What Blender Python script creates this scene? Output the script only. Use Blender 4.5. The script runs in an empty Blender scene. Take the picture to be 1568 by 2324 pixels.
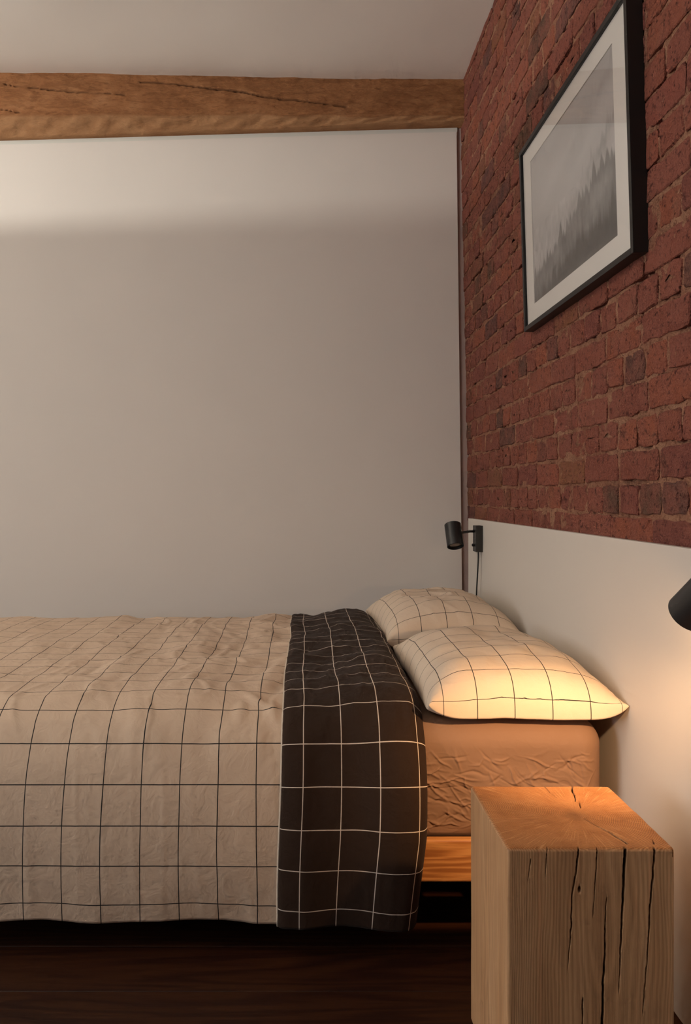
import bpy, bmesh, math, random
import numpy as np
from mathutils import Vector, Matrix, Quaternion

random.seed(7)
rng = np.random.default_rng(11)
SC = bpy.context.scene
COL = SC.collection

# ------------------------------------------------------------------ camera
F_PX, PPX, PPY, W_PX, H_PX = 1775.0, 683.0, 1124.0, 1568, 2324
CAM_H = 1.14
cd = bpy.data.cameras.new('camera')
cd.sensor_fit = 'VERTICAL'
cd.sensor_height = 36.0
cd.lens = F_PX / H_PX * 36.0
cd.shift_x = (W_PX / 2 - PPX) / H_PX
cd.shift_y = -(H_PX / 2 - PPY) / H_PX
cd.clip_start = 0.02
cam = bpy.data.objects.new('camera', cd)
COL.objects.link(cam)
cam.location = (0, 0, CAM_H)
cam.rotation_euler = (math.pi / 2, 0, 0)
SC.camera = cam

# ------------------------------------------------------------------ world, window daylight, exposure
wd = bpy.data.worlds.new('world')
SC.world = wd
wd.use_nodes = True
bgn = wd.node_tree.nodes.get('Background')
bgn.inputs[0].default_value = (0.75, 0.86, 1.0, 1)
bgn.inputs[1].default_value = 0.6
SC.view_settings.view_transform = 'Standard'
SC.view_settings.look = 'None'
SC.view_settings.gamma = 1.0
SC.view_settings.use_curve_mapping = False
SC.view_settings.exposure = -0.18
SC.cycles.max_bounces = 6
SC.cycles.diffuse_bounces = 4
SC.cycles.glossy_bounces = 3
SC.cycles.transmission_bounces = 3
SC.cycles.use_adaptive_sampling = True
SC.cycles.adaptive_threshold = 0.065
SC.cycles.adaptive_min_samples = 12
SC.cycles.sample_clamp_indirect = 4.0

WIN_Y0, WIN_Y1, WIN_Z0, WIN_Z1 = -0.95, 1.25, 0.75, 2.20
X_LEFT = -4.0
wl = bpy.data.lights.new('window_daylight', 'AREA')
wl.shape = 'RECTANGLE'
wl.size = WIN_Z1 - WIN_Z0 - 0.1
wl.size_y = WIN_Y1 - WIN_Y0 - 0.1
wl.energy = 66
wl.color = (0.93, 0.955, 1.0)
wlo = bpy.data.objects.new('window_daylight', wl)
COL.objects.link(wlo)
wlo.location = (X_LEFT + 0.02, (WIN_Y0 + WIN_Y1) / 2, (WIN_Z0 + WIN_Z1) / 2)
wlo.rotation_euler = (0, -math.pi / 2, 0)

UPLIGHT_W = 275
UPLIGHT_COL = (1.0, 0.97, 0.89)
READ_W = 38
READ_COL = (1.0, 0.60, 0.30)

# ------------------------------------------------------------------ helpers
def link(o, parent=None):
    COL.objects.link(o)
    if parent is not None:
        o.parent = parent
    return o

def empty(name, loc=(0, 0, 0)):
    o = bpy.data.objects.new(name, None)
    o.location = loc
    o.empty_display_size = 0.05
    return link(o)

def tag(o, label=None, cat=None, group=None, kind=None):
    if label: o['label'] = label
    if cat: o['category'] = cat
    if group: o['group'] = group
    if kind: o['kind'] = kind
    return o

def mesh(name, verts, faces, mat=None, parent=None, smooth=True, uvs=None):
    me = bpy.data.meshes.new(name)
    me.from_pydata([tuple(v) for v in verts], [], [tuple(f) for f in faces])
    if uvs is not None:
        lay = me.uv_layers.new(name='UVMap')
        vi = np.empty(len(me.loops), dtype=np.int32)
        me.loops.foreach_get('vertex_index', vi)
        lay.data.foreach_set('uv', np.asarray(uvs, dtype=np.float32)[vi].ravel())
    if smooth:
        me.polygons.foreach_set('use_smooth', [True] * len(me.polygons))
    if mat: me.materials.append(mat)
    me.update()
    o = bpy.data.objects.new(name, me)
    return link(o, parent)

def grid_faces(nu, nv, flip=False):
    i, j = np.meshgrid(np.arange(nu - 1), np.arange(nv - 1), indexing='ij')
    a = (i * nv + j).ravel()
    f = np.stack([a, a + nv, a + nv + 1, a + 1], 1)
    if flip: f = f[:, ::-1]
    return f.tolist()

def from_bm(name, bm, mat=None, parent=None, smooth=False):
    me = bpy.data.meshes.new(name)
    bmesh.ops.recalc_face_normals(bm, faces=bm.faces)
    bm.to_mesh(me); bm.free()
    if smooth:
        me.polygons.foreach_set('use_smooth', [True] * len(me.polygons))
    if mat: me.materials.append(mat)
    return link(bpy.data.objects.new(name, me), parent)

def bm_box(bm, lo, hi):
    ret = bmesh.ops.create_cube(bm, size=1.0)
    c = [(a + b) / 2 for a, b in zip(lo, hi)]
    s = [b - a for a, b in zip(lo, hi)]
    for v in ret['verts']:
        v.co = Vector((c[0] + v.co.x * s[0], c[1] + v.co.y * s[1], c[2] + v.co.z * s[2]))
    return ret['verts']

def box(name, lo, hi, mat, parent=None, bevel=0.0, seg=2):
    bm = bmesh.new()
    bm_box(bm, lo, hi)
    if bevel > 0:
        bmesh.ops.bevel(bm, geom=list(bm.edges), offset=bevel, segments=seg, affect='EDGES', profile=0.5)
    return from_bm(name, bm, mat, parent)

def lathe(name, prof, mat, parent=None, n=40, smooth=True):
    vs, fs = [], []
    for r, z in prof:
        for k in range(n):
            a = 2 * math.pi * k / n
            vs.append((r * math.cos(a), r * math.sin(a), z))
    m = len(prof)
    for i in range(m - 1):
        for k in range(n):
            k2 = (k + 1) % n
            fs.append((i * n + k, i * n + k2, (i + 1) * n + k2, (i + 1) * n + k))
    o = mesh(name, vs, fs, mat, parent, smooth)
    return o

def sharp(o, deg=35):
    m = o.modifiers.new('edge_split', 'EDGE_SPLIT')
    m.split_angle = math.radians(deg)
    return o

def tube(name, pts, r, mat, parent=None, n=10):
    pts = [Vector(p) for p in pts]
    vs, fs = [], []
    for i, p in enumerate(pts):
        t = (pts[min(i + 1, len(pts) - 1)] - pts[max(i - 1, 0)]).normalized()
        a = t.cross(Vector((0, 1, 0.01))).normalized()
        b = t.cross(a).normalized()
        for k in range(n):
            th = 2 * math.pi * k / n
            vs.append(p + r * (math.cos(th) * a + math.sin(th) * b))
    for i in range(len(pts) - 1):
        for k in range(n):
            k2 = (k + 1) % n
            fs.append((i * n + k, i * n + k2, (i + 1) * n + k2, (i + 1) * n + k))
    fs.append(tuple(range(n))[::-1])
    fs.append(tuple((len(pts) - 1) * n + k for k in range(n)))
    return mesh(name, vs, fs, mat, parent)

# vectorised lattice noise
_P = rng.random((256, 256))
def vnoise(x, y):
    x = np.asarray(x, float); y = np.asarray(y, float)
    xi = np.floor(x).astype(int); yi = np.floor(y).astype(int)
    fx = x - xi; fy = y - yi
    fx = fx * fx * fx * (fx * (fx * 6 - 15) + 10); fy = fy * fy * fy * (fy * (fy * 6 - 15) + 10)
    a = _P[xi % 256, yi % 256]; b = _P[(xi + 1) % 256, yi % 256]
    c = _P[xi % 256, (yi + 1) % 256]; d = _P[(xi + 1) % 256, (yi + 1) % 256]
    return ((a * (1 - fx) + b * fx) * (1 - fy) + (c * (1 - fx) + d * fx) * fy) * 2 - 1

def fbm(x, y, o=4, g=0.5):
    s = 0; a = 1.0
    for k in range(o):
        s = s + a * vnoise(x * 2 ** k + 17.3 * k, y * 2 ** k + 5.7 * k); a *= g
    return s

def ridge(x, y, o=3):
    s = 0; a = 1.0
    for k in range(o):
        s = s + a * (1 - np.abs(vnoise(x * 2 ** k + 31.1 * k, y * 2 ** k + 9.2 * k)) * 2.2).clip(0, 1) ** 2; a *= 0.55
    return s

def rounded_block(name, xs, ys, zs, r, mat, parent=None, disp=None):
    """closed block on the given coordinate lines with rounded edges; disp(face, P) -> offset along that face's outward normal"""
    nx, ny, nz = len(xs), len(ys), len(zs)
    idx = -np.ones((nx, ny, nz), dtype=np.int64)
    I, J, K = np.meshgrid(np.arange(nx), np.arange(ny), np.arange(nz), indexing='ij')
    on = (I == 0) | (I == nx - 1) | (J == 0) | (J == ny - 1) | (K == 0) | (K == nz - 1)
    ids = np.argwhere(on)
    idx[on] = np.arange(len(ids))
    P = np.stack([np.asarray(xs)[ids[:, 0]], np.asarray(ys)[ids[:, 1]], np.asarray(zs)[ids[:, 2]]], 1).astype(float)
    lo = np.array([xs[0], ys[0], zs[0]]); hi = np.array([xs[-1], ys[-1], zs[-1]])
    Q = np.clip(P, lo + r, hi - r)
    D = P - Q
    L = np.linalg.norm(D, axis=1, keepdims=True)
    N = D / np.maximum(L, 1e-9)
    R = Q + N * r
    if disp is not None:
        R = R + N * disp(P, N)[:, None]
    faces = []
    def add(sl, flip):
        g = idx[sl]
        a, b, c, d = g[:-1, :-1].ravel(), g[1:, :-1].ravel(), g[1:, 1:].ravel(), g[:-1, 1:].ravel()
        f = np.stack([a, b, c, d], 1)
        if flip: f = f[:, ::-1]
        faces.extend(f.tolist())
    add(np.s_[0, :, :], True); add(np.s_[nx - 1, :, :], False)
    add(np.s_[:, 0, :], False); add(np.s_[:, ny - 1, :], True)
    add(np.s_[:, :, 0], True); add(np.s_[:, :, nz - 1], False)
    return mesh(name, R, faces, mat, parent, True)

# ------------------------------------------------------------------ node helpers
def new_mat(name, rough=0.6, spec=0.3):
    m = bpy.data.materials.new(name); m.use_nodes = True
    nt = m.node_tree
    b = nt.nodes['Principled BSDF']
    b.inputs['Roughness'].default_value = rough
    b.inputs['Specular IOR Level'].default_value = spec
    return m, nt, b

def nd(nt, t, **kw):
    n = nt.nodes.new(t)
    for k, v in kw.items():
        setattr(n, k, v)
    return n

def setin(nt, n, k, v):
    if v is None: return
    if hasattr(v, 'is_output') or isinstance(v, bpy.types.NodeSocket):
        nt.links.new(v, n.inputs[k])
    else:
        n.inputs[k].default_value = v

def math_n(nt, op, a, b=None, c=None, clamp=False):
    n = nd(nt, 'ShaderNodeMath', operation=op)
    n.use_clamp = clamp
    setin(nt, n, 0, a); setin(nt, n, 1, b); setin(nt, n, 2, c)
    return n.outputs[0]

def mix_c(nt, f, a, b, blend='MIX'):
    n = nd(nt, 'ShaderNodeMix', data_type='RGBA', blend_type=blend)
    setin(nt, n, 0, f)
    for k, v in ((6, a), (7, b)):
        if isinstance(v, tuple): v = (v[0], v[1], v[2], 1)
        setin(nt, n, k, v)
    return n.outputs[2]

def ramp(nt, f, stops, interp='LINEAR'):
    n = nd(nt, 'ShaderNodeValToRGB')
    n.color_ramp.interpolation = interp
    els = n.color_ramp.elements
    while len(els) < len(stops): els.new(0.5)
    for e, (p, c) in zip(els, stops):
        e.position = p
        e.color = (c[0], c[1], c[2], 1) if isinstance(c, tuple) else (c, c, c, 1)
    setin(nt, n, 0, f)
    return n.outputs[0]

def coords(nt, scale=(1, 1, 1), kind='Object', loc=(0, 0, 0)):
    t = nd(nt, 'ShaderNodeTexCoord')
    mp = nd(nt, 'ShaderNodeMapping')
    nt.links.new(t.outputs[kind], mp.inputs[0])
    mp.inputs['Scale'].default_value = scale
    mp.inputs['Location'].default_value = loc
    return mp.outputs[0]

def noise(nt, vec, scale, detail=4, rough=0.55, dist=0.0):
    n = nd(nt, 'ShaderNodeTexNoise')
    setin(nt, n, 'Vector', vec)
    n.inputs['Scale'].default_value = scale
    n.inputs['Detail'].default_value = detail
    n.inputs['Roughness'].default_value = rough
    n.inputs['Distortion'].default_value = dist
    return n.outputs[0]

def bump(nt, b, h, strength=0.3, dist=0.005):
    n = nd(nt, 'ShaderNodeBump')
    n.inputs['Strength'].default_value = strength
    n.inputs['Distance'].default_value = dist
    nt.links.new(h, n.inputs['Height'])
    nt.links.new(n.outputs[0], b.inputs['Normal'])
    return n

# ------------------------------------------------------------------ materials
def plaster(name, col, amt=0.03):
    m, nt, b = new_mat(name, 0.75, 0.2)
    v = coords(nt)
    n = noise(nt, v, 2.2, 1)
    c = mix_c(nt, n, tuple(x * (1 - amt) for x in col), tuple(min(1, x * (1 + amt)) for x in col))
    nt.links.new(c, b.inputs['Base Color'])
    return m

M_WALL = plaster('white_wall_paint', (0.79, 0.735, 0.675))
M_CEIL = plaster('ceiling_paint', (0.92, 0.86, 0.79), 0.03)
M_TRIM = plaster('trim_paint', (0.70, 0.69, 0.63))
M_DARK = plaster('dark_render', (0.13, 0.10, 0.085), 0.1)
M_GAP = plaster('gap_render', (0.44, 0.33, 0.29), 0.1)
M_HEADB = plaster('headboard_laminate', (0.66, 0.60, 0.53), 0.01)
M_HEADB.node_tree.nodes['Principled BSDF'].inputs['Roughness'].default_value = 0.5

def brick_mat(name, island):
    m, nt, b = new_mat(name, 0.85, 0.15)
    v = coords(nt, kind='Object')
    if island:
        r = nd(nt, 'ShaderNodeNewGeometry').outputs['Random Per Island']
        vv = v
    else:
        oi = nd(nt, 'ShaderNodeObjectInfo')
        r = oi.outputs['Random']
        va = nd(nt, 'ShaderNodeVectorMath', operation='ADD')
        nt.links.new(v, va.inputs[0]); nt.links.new(oi.outputs['Location'], va.inputs[1])
        vv = va.outputs[0]
    base = ramp(nt, r, [(0.0, (0.201, 0.063, 0.040)), (0.22, (0.223, 0.075, 0.050)), (0.40, (0.181, 0.056, 0.037)),
                        (0.56, (0.258, 0.081, 0.044)), (0.70, (0.207, 0.063, 0.045)), (0.80, (0.141, 0.047, 0.036)),
                        (0.87, (0.214, 0.087, 0.040)), (0.93, (0.100, 0.047, 0.040)), (1.0, (0.090, 0.053, 0.030))])
    n1 = noise(nt, vv, 14, 3, 0.6)
    base = mix_c(nt, ramp(nt, n1, [(0.35, 0.0), (0.75, 1.0)]), base, (0.210, 0.074, 0.052))
    n2 = noise(nt, vv, 55, 3, 0.7)
    base = mix_c(nt, ramp(nt, n2, [(0.56, 0.0), (0.68, 0.85)]), base, (0.059, 0.017, 0.012))
    n3 = noise(nt, vv, 9, 2, 0.6)
    base = mix_c(nt, ramp(nt, n3, [(0.60, 0.0), (0.78, 0.6)]), base, (0.221, 0.093, 0.058))
    nt.links.new(base, b.inputs['Base Color'])
    vo = nd(nt, 'ShaderNodeTexVoronoi'); setin(nt, vo, 'Vector', vv); vo.inputs['Scale'].default_value = 60
    pit = ramp(nt, vo.outputs['Distance'], [(0.08, 0.0), (0.24, 1.0)])
    gate = ramp(nt, noise(nt, vv, 18, 2), [(0.48, 1.0), (0.58, 0.0)])
    ck = nd(nt, 'ShaderNodeTexVoronoi'); ck.feature = 'DISTANCE_TO_EDGE'
    wv = nd(nt, 'ShaderNodeVectorMath', operation='ADD')
    nz = nd(nt, 'ShaderNodeTexNoise'); setin(nt, nz, 'Vector', vv); nz.inputs['Scale'].default_value = 30
    sc_ = nd(nt, 'ShaderNodeVectorMath', operation='SCALE'); nt.links.new(nz.outputs['Color'], sc_.inputs[0]); sc_.inputs['Scale'].default_value = 0.03
    nt.links.new(vv, wv.inputs[0]); nt.links.new(sc_.outputs[0], wv.inputs[1])
    setin(nt, ck, 'Vector', wv.outputs[0]); ck.inputs['Scale'].default_value = 11
    crack = math_n(nt, 'MULTIPLY', ramp(nt, ck.outputs['Distance'], [(0.0, 1.0), (0.035, 0.0)]), ramp(nt, noise(nt, vv, 9, 2), [(0.57, 0.0), (0.66, 1.0)]))
    base = mix_c(nt, math_n(nt, 'MULTIPLY', crack, 0.6), base, (0.05, 0.017, 0.012))
    base = mix_c(nt, math_n(nt, 'MULTIPLY', math_n(nt, 'SUBTRACT', 1.0, pit), math_n(nt, 'SUBTRACT', 1.0, gate)), base, (0.055, 0.018, 0.012))
    nt.links.new(base, b.inputs['Base Color'])
    pit2 = math_n(nt, 'MAXIMUM', pit, gate)

    hh = math_n(nt, 'ADD', math_n(nt, 'MULTIPLY', n2, 0.6), math_n(nt, 'MULTIPLY', pit2, 0.6))
    hh = math_n(nt, 'ADD', hh, noise(nt, vv, 190, 1))
    bump(nt, b, hh, 0.8, 0.006)
    return m

M_BRICK = brick_mat('old_red_brick', False)
M_BRICK_I = brick_mat('old_red_brick_field', True)

def mortar_mat():
    m, nt, b = new_mat('lime_mortar', 0.9, 0.1)
    v = coords(nt)
    n = noise(nt, v, 9, 6, 0.6)
    n2 = noise(nt, v, 70, 4, 0.7)
    c = ramp(nt, n, [(0.30, (0.230, 0.097, 0.060)), (0.5, (0.313, 0.152, 0.095)), (0.7, (0.386, 0.207, 0.129))])
    c = mix_c(nt, ramp(nt, n2, [(0.52, 0.0), (0.68, 0.8)]), c, (0.120, 0.039, 0.022))
    nt.links.new(c, b.inputs['Base Color'])
    h = math_n(nt, 'ADD', n2, noise(nt, v, 220, 3))
    bump(nt, b, h, 1.0, 0.008)
    return m
M_MORTAR = mortar_mat()

def cloth(name, base, line, spacing, width, pu, pv, wr=0.5):
    """woven cotton with a printed window-pane check, laid out in metres on the UV map"""
    m, nt, b = new_mat(name, 0.85, 0.15)
    t = nd(nt, 'ShaderNodeTexCoord')
    sx = nd(nt, 'ShaderNodeSeparateXYZ')
    nt.links.new(t.outputs['UV'], sx.inputs[0])
    masks = []
    for k, ph in ((0, pu), (1, pv)):
        a = math_n(nt, 'SUBTRACT', sx.outputs[k], ph - spacing * 100.5)
        a = math_n(nt, 'DIVIDE', a, spacing)
        a = math_n(nt, 'FRACT', a)
        a = math_n(nt, 'ABSOLUTE', math_n(nt, 'SUBTRACT', a, 0.5))
        w = width / spacing / 2
        a = math_n(nt, 'SUBTRACT', w * 1.25, a)
        a = math_n(nt, 'DIVIDE', a, w * 0.5, clamp=True)
        masks.append(a)
    mk = math_n(nt, 'MAXIMUM', masks[0], masks[1])
    v = coords(nt)
    n = noise(nt, v, 6, 2)
    col = mix_c(nt, n, tuple(x * 0.94 for x in base), tuple(min(1, x * 1.05) for x in base))
    col = mix_c(nt, mk, col, line)
    nt.links.new(col, b.inputs['Base Color'])
    b.inputs['Sheen Weight'].default_value = 0.03
    h = math_n(nt, 'ADD', math_n(nt, 'MULTIPLY', noise(nt, v, 22, 3, 0.6, 0.6), wr), math_n(nt, 'MULTIPLY', noise(nt, v, 700, 2), 0.03))
    bump(nt, b, h, 0.5, 0.012)
    return m

SP = 0.0955
BEIGE = (0.64, 0.485, 0.355)
M_DUVET = cloth('beige_check_cotton', BEIGE, (0.022, 0.02, 0.02), SP, 0.0024, -0.1096, 0.0, 0.5)
M_FLAP = cloth('charcoal_check_cotton', (0.033, 0.0180, 0.0112), (0.70, 0.60, 0.50), SP, 0.0021, 0.195, 0.0, 0.5)
M_PILLOW = cloth('beige_check_pillowcase', (0.70, 0.56, 0.425), (0.022, 0.02, 0.02), SP, 0.0022, 0.0, 0.0, 0.35)

def plain_cloth(name, col, scale=26, strength=0.6, dist=0.012):
    m, nt, b = new_mat(name, 0.75, 0.2)
    v = coords(nt)
    n = noise(nt, v, 5, 4)
    nt.links.new(mix_c(nt, n, tuple(x * 0.93 for x in col), tuple(x * 1.06 for x in col)), b.inputs['Base Color'])
    h = math_n(nt, 'ADD', noise(nt, v, scale, 4, 0.55, 1.2), math_n(nt, 'MULTIPLY', noise(nt, v, 700, 2), 0.03))
    bump(nt, b, h, strength, dist)
    return m
M_SHEET = plain_cloth('caramel_fitted_sheet', (0.25, 0.145, 0.092), 20, 0.12, 0.008)
M_HEM = plain_cloth('beige_hem', (0.62, 0.52, 0.41), 40, 0.3, 0.005)

def oak_mat():
    m, nt, b = new_mat('solid_oak', 0.55, 0.25)
    t = nd(nt, 'ShaderNodeTexCoord')
    sx = nd(nt, 'ShaderNodeSeparateXYZ'); nt.links.new(t.outputs['Object'], sx.inputs[0])
    # distance from the pith, wandering a little up the trunk
    v1 = coords(nt, (1, 1, 0.25))
    wob = noise(nt, v1, 9, 3)
    dx = math_n(nt, 'SUBTRACT', sx.outputs[0], 0.546)
    dy = math_n(nt, 'SUBTRACT', sx.outputs[1], 1.548)
    dx2 = math_n(nt, 'ADD', dx, math_n(nt, 'MULTIPLY', math_n(nt, 'SUBTRACT', noise(nt, coords(nt, (1, 1, 0.12), loc=(3, 1, 2)), 5, 3), 0.5), 0.03))
    r = math_n(nt, 'SQRT', math_n(nt, 'ADD', math_n(nt, 'MULTIPLY', dx2, dx2), math_n(nt, 'MULTIPLY', dy, dy)))
    r = math_n(nt, 'ADD', r, math_n(nt, 'MULTIPLY', wob, 0.022))
    ph = math_n(nt, 'MULTIPLY', r, 2 * math.pi / 0.0034)
    ring = math_n(nt, 'ADD', math_n(nt, 'MULTIPLY', math_n(nt, 'SINE', ph), 0.5), 0.5)
    broad = noise(nt, coords(nt, (1, 1, 0.08)), 22, 4)
    ang = math_n(nt, 'ARCTAN2', dy, dx)
    cv = nd(nt, 'ShaderNodeCombineXYZ')
    nt.links.new(math_n(nt, 'MULTIPLY', ang, 1.7), cv.inputs[0]); nt.links.new(math_n(nt, 'MULTIPLY', r, 0.35), cv.inputs[1])
    rays = noise(nt, cv.outputs[0], 36, 2, 0.5)
    fine = noise(nt, coords(nt, (1, 1, 0.02)), 330, 3, 0.6)
    c = ramp(nt, broad, [(0.3, (0.42, 0.225, 0.108)), (0.5, (0.53, 0.305, 0.155)), (0.72, (0.60, 0.37, 0.205))])
    c = mix_c(nt, math_n(nt, 'MULTIPLY', ring, 0.42), c, (0.27, 0.135, 0.058))
    c = mix_c(nt, ramp(nt, rays, [(0.57, 0.0), (0.68, 0.40)]), c, (0.62, 0.31, 0.155))
    c = mix_c(nt, ramp(nt, fine, [(0.50, 0.0), (0.70, 0.50)]), c, (0.27, 0.14, 0.065))
    # end grain drinks the oil and turns darker; its redder tone paints in the reading lamp's light
    gn = nd(nt, 'ShaderNodeTexCoord'); gs = nd(nt, 'ShaderNodeSeparateXYZ'); nt.links.new(gn.outputs['Normal'], gs.inputs[0])
    endg = ramp(nt, gs.outputs[2], [(0.45, 0.0), (0.8, 1.0)])
    c = mix_c(nt, math_n(nt, 'MULTIPLY', endg, 1.0), c, mix_c(nt, 1.0, c, (0.80, 0.60, 0.42), 'MULTIPLY'))
    c = mix_c(nt, math_n(nt, 'MULTIPLY', endg, math_n(nt, 'MULTIPLY', ring, 0.35)), c, (0.14, 0.055, 0.018))
    c = mix_c(nt, math_n(nt, 'MULTIPLY', endg, ramp(nt, rays, [(0.58, 0.0), (0.66, 0.42)])), c, (0.60, 0.36, 0.17))
    heart = ramp(nt, r, [(0.008, 1.0), (0.045, 0.0)])
    c = mix_c(nt, math_n(nt, 'MULTIPLY', heart, 0.85), c, (0.17, 0.075, 0.03))
    # splits and checks are dark inside
    at = nd(nt, 'ShaderNodeAttribute'); at.attribute_name = 'split'
    c = mix_c(nt, math_n(nt, 'MULTIPLY', at.outputs['Fac'], 0.92), c, (0.03, 0.016, 0.008))
    nt.links.new(c, b.inputs['Base Color'])
    bump(nt, b, math_n(nt, 'ADD', math_n(nt, 'MULTIPLY', ring, 0.4), math_n(nt, 'MULTIPLY', fine, 0.8)), 0.25, 0.002)
    return m
M_OAK = oak_mat()

def board_mat(name, c0, c1, c2, axis=0, scale=1.0, rough=0.4, spec=0.4, per_object=False):
    m, nt, b = new_mat(name, rough, spec)
    sc = [1.0, 1.0, 1.0]; sc[axis] = 0.07
    v = coords(nt, tuple(sc))
    if per_object:
        oi = nd(nt, 'ShaderNodeObjectInfo')
        va = nd(nt, 'ShaderNodeVectorMath', operation='ADD')
        nt.links.new(v, va.inputs[0])
        k = math_n(nt, 'MULTIPLY', oi.outputs['Random'], 37.0)
        nt.links.new(k, va.inputs[1]); v = va.outputs[0]
    w = noise(nt, v, 9 * scale, 3, 0.5, 0.4)
    ph = math_n(nt, 'SINE', math_n(nt, 'MULTIPLY', w, 60.0))
    g = math_n(nt, 'ADD', math_n(nt, 'MULTIPLY', ph, 0.35), 0.5)
    fine = noise(nt, v, 170 * scale, 3, 0.6)
    c = ramp(nt, g, [(0.1, c0), (0.5, c1), (0.9, c2)])
    c = mix_c(nt, ramp(nt, fine, [(0.45, 0.0), (0.7, 0.5)]), c, c0)
    nt.links.new(c, b.inputs['Base Color'])
    bump(nt, b, fine, 0.15, 0.002)
    return m
M_PINE = board_mat('orange_pine', (0.30, 0.105, 0.028), (0.52, 0.22, 0.065), (0.60, 0.28, 0.09), 0, 1.3)
M_FLOOR = board_mat('dark_floorboards', (0.018, 0.005, 0.002), (0.030, 0.009, 0.003), (0.040, 0.013, 0.004), 0, 1.0, 0.5, 0.25, True)

def beam_mat():
    m, nt, b = new_mat('old_timber_beam', 0.8, 0.15)
    v = coords(nt, (0.22, 1, 1))
    n = noise(nt, v, 26, 6, 0.65, 1.0)
    n2 = noise(nt, coords(nt, (0.6, 1, 1)), 7, 4, 0.6, 1.5)
    n3 = noise(nt, coords(nt, (0.35, 1, 1)), 110, 4, 0.7)
    c = ramp(nt, n2, [(0.28, (0.20, 0.080, 0.032)), (0.5, (0.30, 0.132, 0.055)), (0.75, (0.40, 0.20, 0.095))])
    c = mix_c(nt, 0.45, c, (0.30, 0.132, 0.055))
    c = mix_c(nt, ramp(nt, n, [(0.47, 0.0), (0.60, 0.6)]), c, (0.20, 0.082, 0.032))
    c = mix_c(nt, ramp(nt, n3, [(0.55, 0.0), (0.72, 0.55)]), c, (0.15, 0.058, 0.022))
    sw = nd(nt, 'ShaderNodeAttribute'); sw.attribute_name = 'sapwood'
    c = mix_c(nt, math_n(nt, 'MULTIPLY', sw.outputs['Fac'], math_n(nt, 'ADD', 0.05, n2)), c, (0.44, 0.245, 0.12))
    at = nd(nt, 'ShaderNodeAttribute'); at.attribute_name = 'split'
    c = mix_c(nt, math_n(nt, 'MULTIPLY', at.outputs['Fac'], 0.9), c, (0.05, 0.022, 0.01))
    nt.links.new(c, b.inputs['Base Color'])
    bump(nt, b, math_n(nt, 'ADD', n, n3), 0.5, 0.008)
    return m
M_BEAM = beam_mat()

def simple(name, col, rough=0.5, spec=0.4, amt=0.06, metal=0.0):
    m, nt, b = new_mat(name, rough, spec)
    v = coords(nt)
    n = noise(nt, v, 30, 3)
    nt.links.new(mix_c(nt, n, tuple(x * (1 - amt) for x in col), tuple(x * (1 + amt) for x in col)), b.inputs['Base Color'])
    b.inputs['Metallic'].default_value = metal
    return m
M_BLACK = simple('black_metal', (0.020, 0.019, 0.018), 0.42, 0.5)
M_FRAME = simple('black_frame_wood', (0.016, 0.014, 0.013), 0.45, 0.4)
M_CABLE = simple('black_cable', (0.012, 0.012, 0.012), 0.5, 0.4)
M_LENS = simple('frosted_lens', (0.45, 0.40, 0.35), 0.35, 0.5)
M_MATB = simple('mat_board', (0.80, 0.76, 0.70), 0.8, 0.1, 0.01)
M_WHITE = simple('white_gloss_paint', (0.78, 0.77, 0.74), 0.4, 0.4, 0.01)

def emit_mat(name, col, s):
    m, nt, b = new_mat(name, 0.4, 0.3)
    b.inputs['Base Color'].default_value = (0.8, 0.75, 0.7, 1)
    n = noise(nt, coords(nt), 40, 2)
    e = mix_c(nt, n, tuple(x * 0.96 for x in col), col)
    nt.links.new(e, b.inputs['Emission Color'])
    b.inputs['Emission Strength'].default_value = s
    return m
M_LENS_ON = emit_mat('glowing_lens', READ_COL, 1.5)
M_BULB = emit_mat('glowing_bulb', UPLIGHT_COL, 4.0)

def glass_mat(name):
    m = bpy.data.materials.new(name); m.use_nodes = True
    nt = m.node_tree; nt.nodes.clear()
    out = nd(nt, 'ShaderNodeOutputMaterial')
    tr = nd(nt, 'ShaderNodeBsdfTransparent')
    gl = nd(nt, 'ShaderNodeBsdfGlossy'); gl.inputs['Roughness'].default_value = 0.02
    ge = nd(nt, 'ShaderNodeNewGeometry')
    dt = nd(nt, 'ShaderNodeVectorMath', operation='DOT_PRODUCT')
    nt.links.new(ge.outputs['Incoming'], dt.inputs[0]); nt.links.new(ge.outputs['Normal'], dt.inputs[1])
    k = math_n(nt, 'POWER', math_n(nt, 'SUBTRACT', 1.0, math_n(nt, 'ABSOLUTE', dt.outputs['Value'])), 5.0)
    f = math_n(nt, 'ADD', math_n(nt, 'MULTIPLY', k, 0.96), 0.04, clamp=True)
    mx = nd(nt, 'ShaderNodeMixShader')
    nt.links.new(f, mx.inputs[0]); nt.links.new(tr.outputs[0], mx.inputs[1]); nt.links.new(gl.outputs[0], mx.inputs[2])
    nt.links.new(mx.outputs[0], out.inputs[0])
    return m
M_GLASS = glass_mat('clear_glass')

def print_mat():
    m, nt, b = new_mat('misty_forest_print', 0.7, 0.1)
    at = nd(nt, 'ShaderNodeAttribute'); at.attribute_name = 'print'
    n = noise(nt, coords(nt), 500, 2)
    c = mix_c(nt, math_n(nt, 'MULTIPLY', n, 0.10), at.outputs['Color'], (0.5, 0.49, 0.48))
    nt.links.new(c, b.inputs['Base Color'])
    return m
M_PRINT = print_mat()

# ================================================================== THE ROOM
Y_BACK, Y_FAR, X_BRICK = -3.5, 4.05, 0.845
def brick_x(z):                       # the old wall leans into the room towards the top
    return X_BRICK - 0.042 * (np.clip((np.asarray(z, float) - 1.0) / 2.2, 0, None)) ** 1.3
def ceil_z(x):
    return 3.193 + (0.80 - x) * 0.0143

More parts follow.
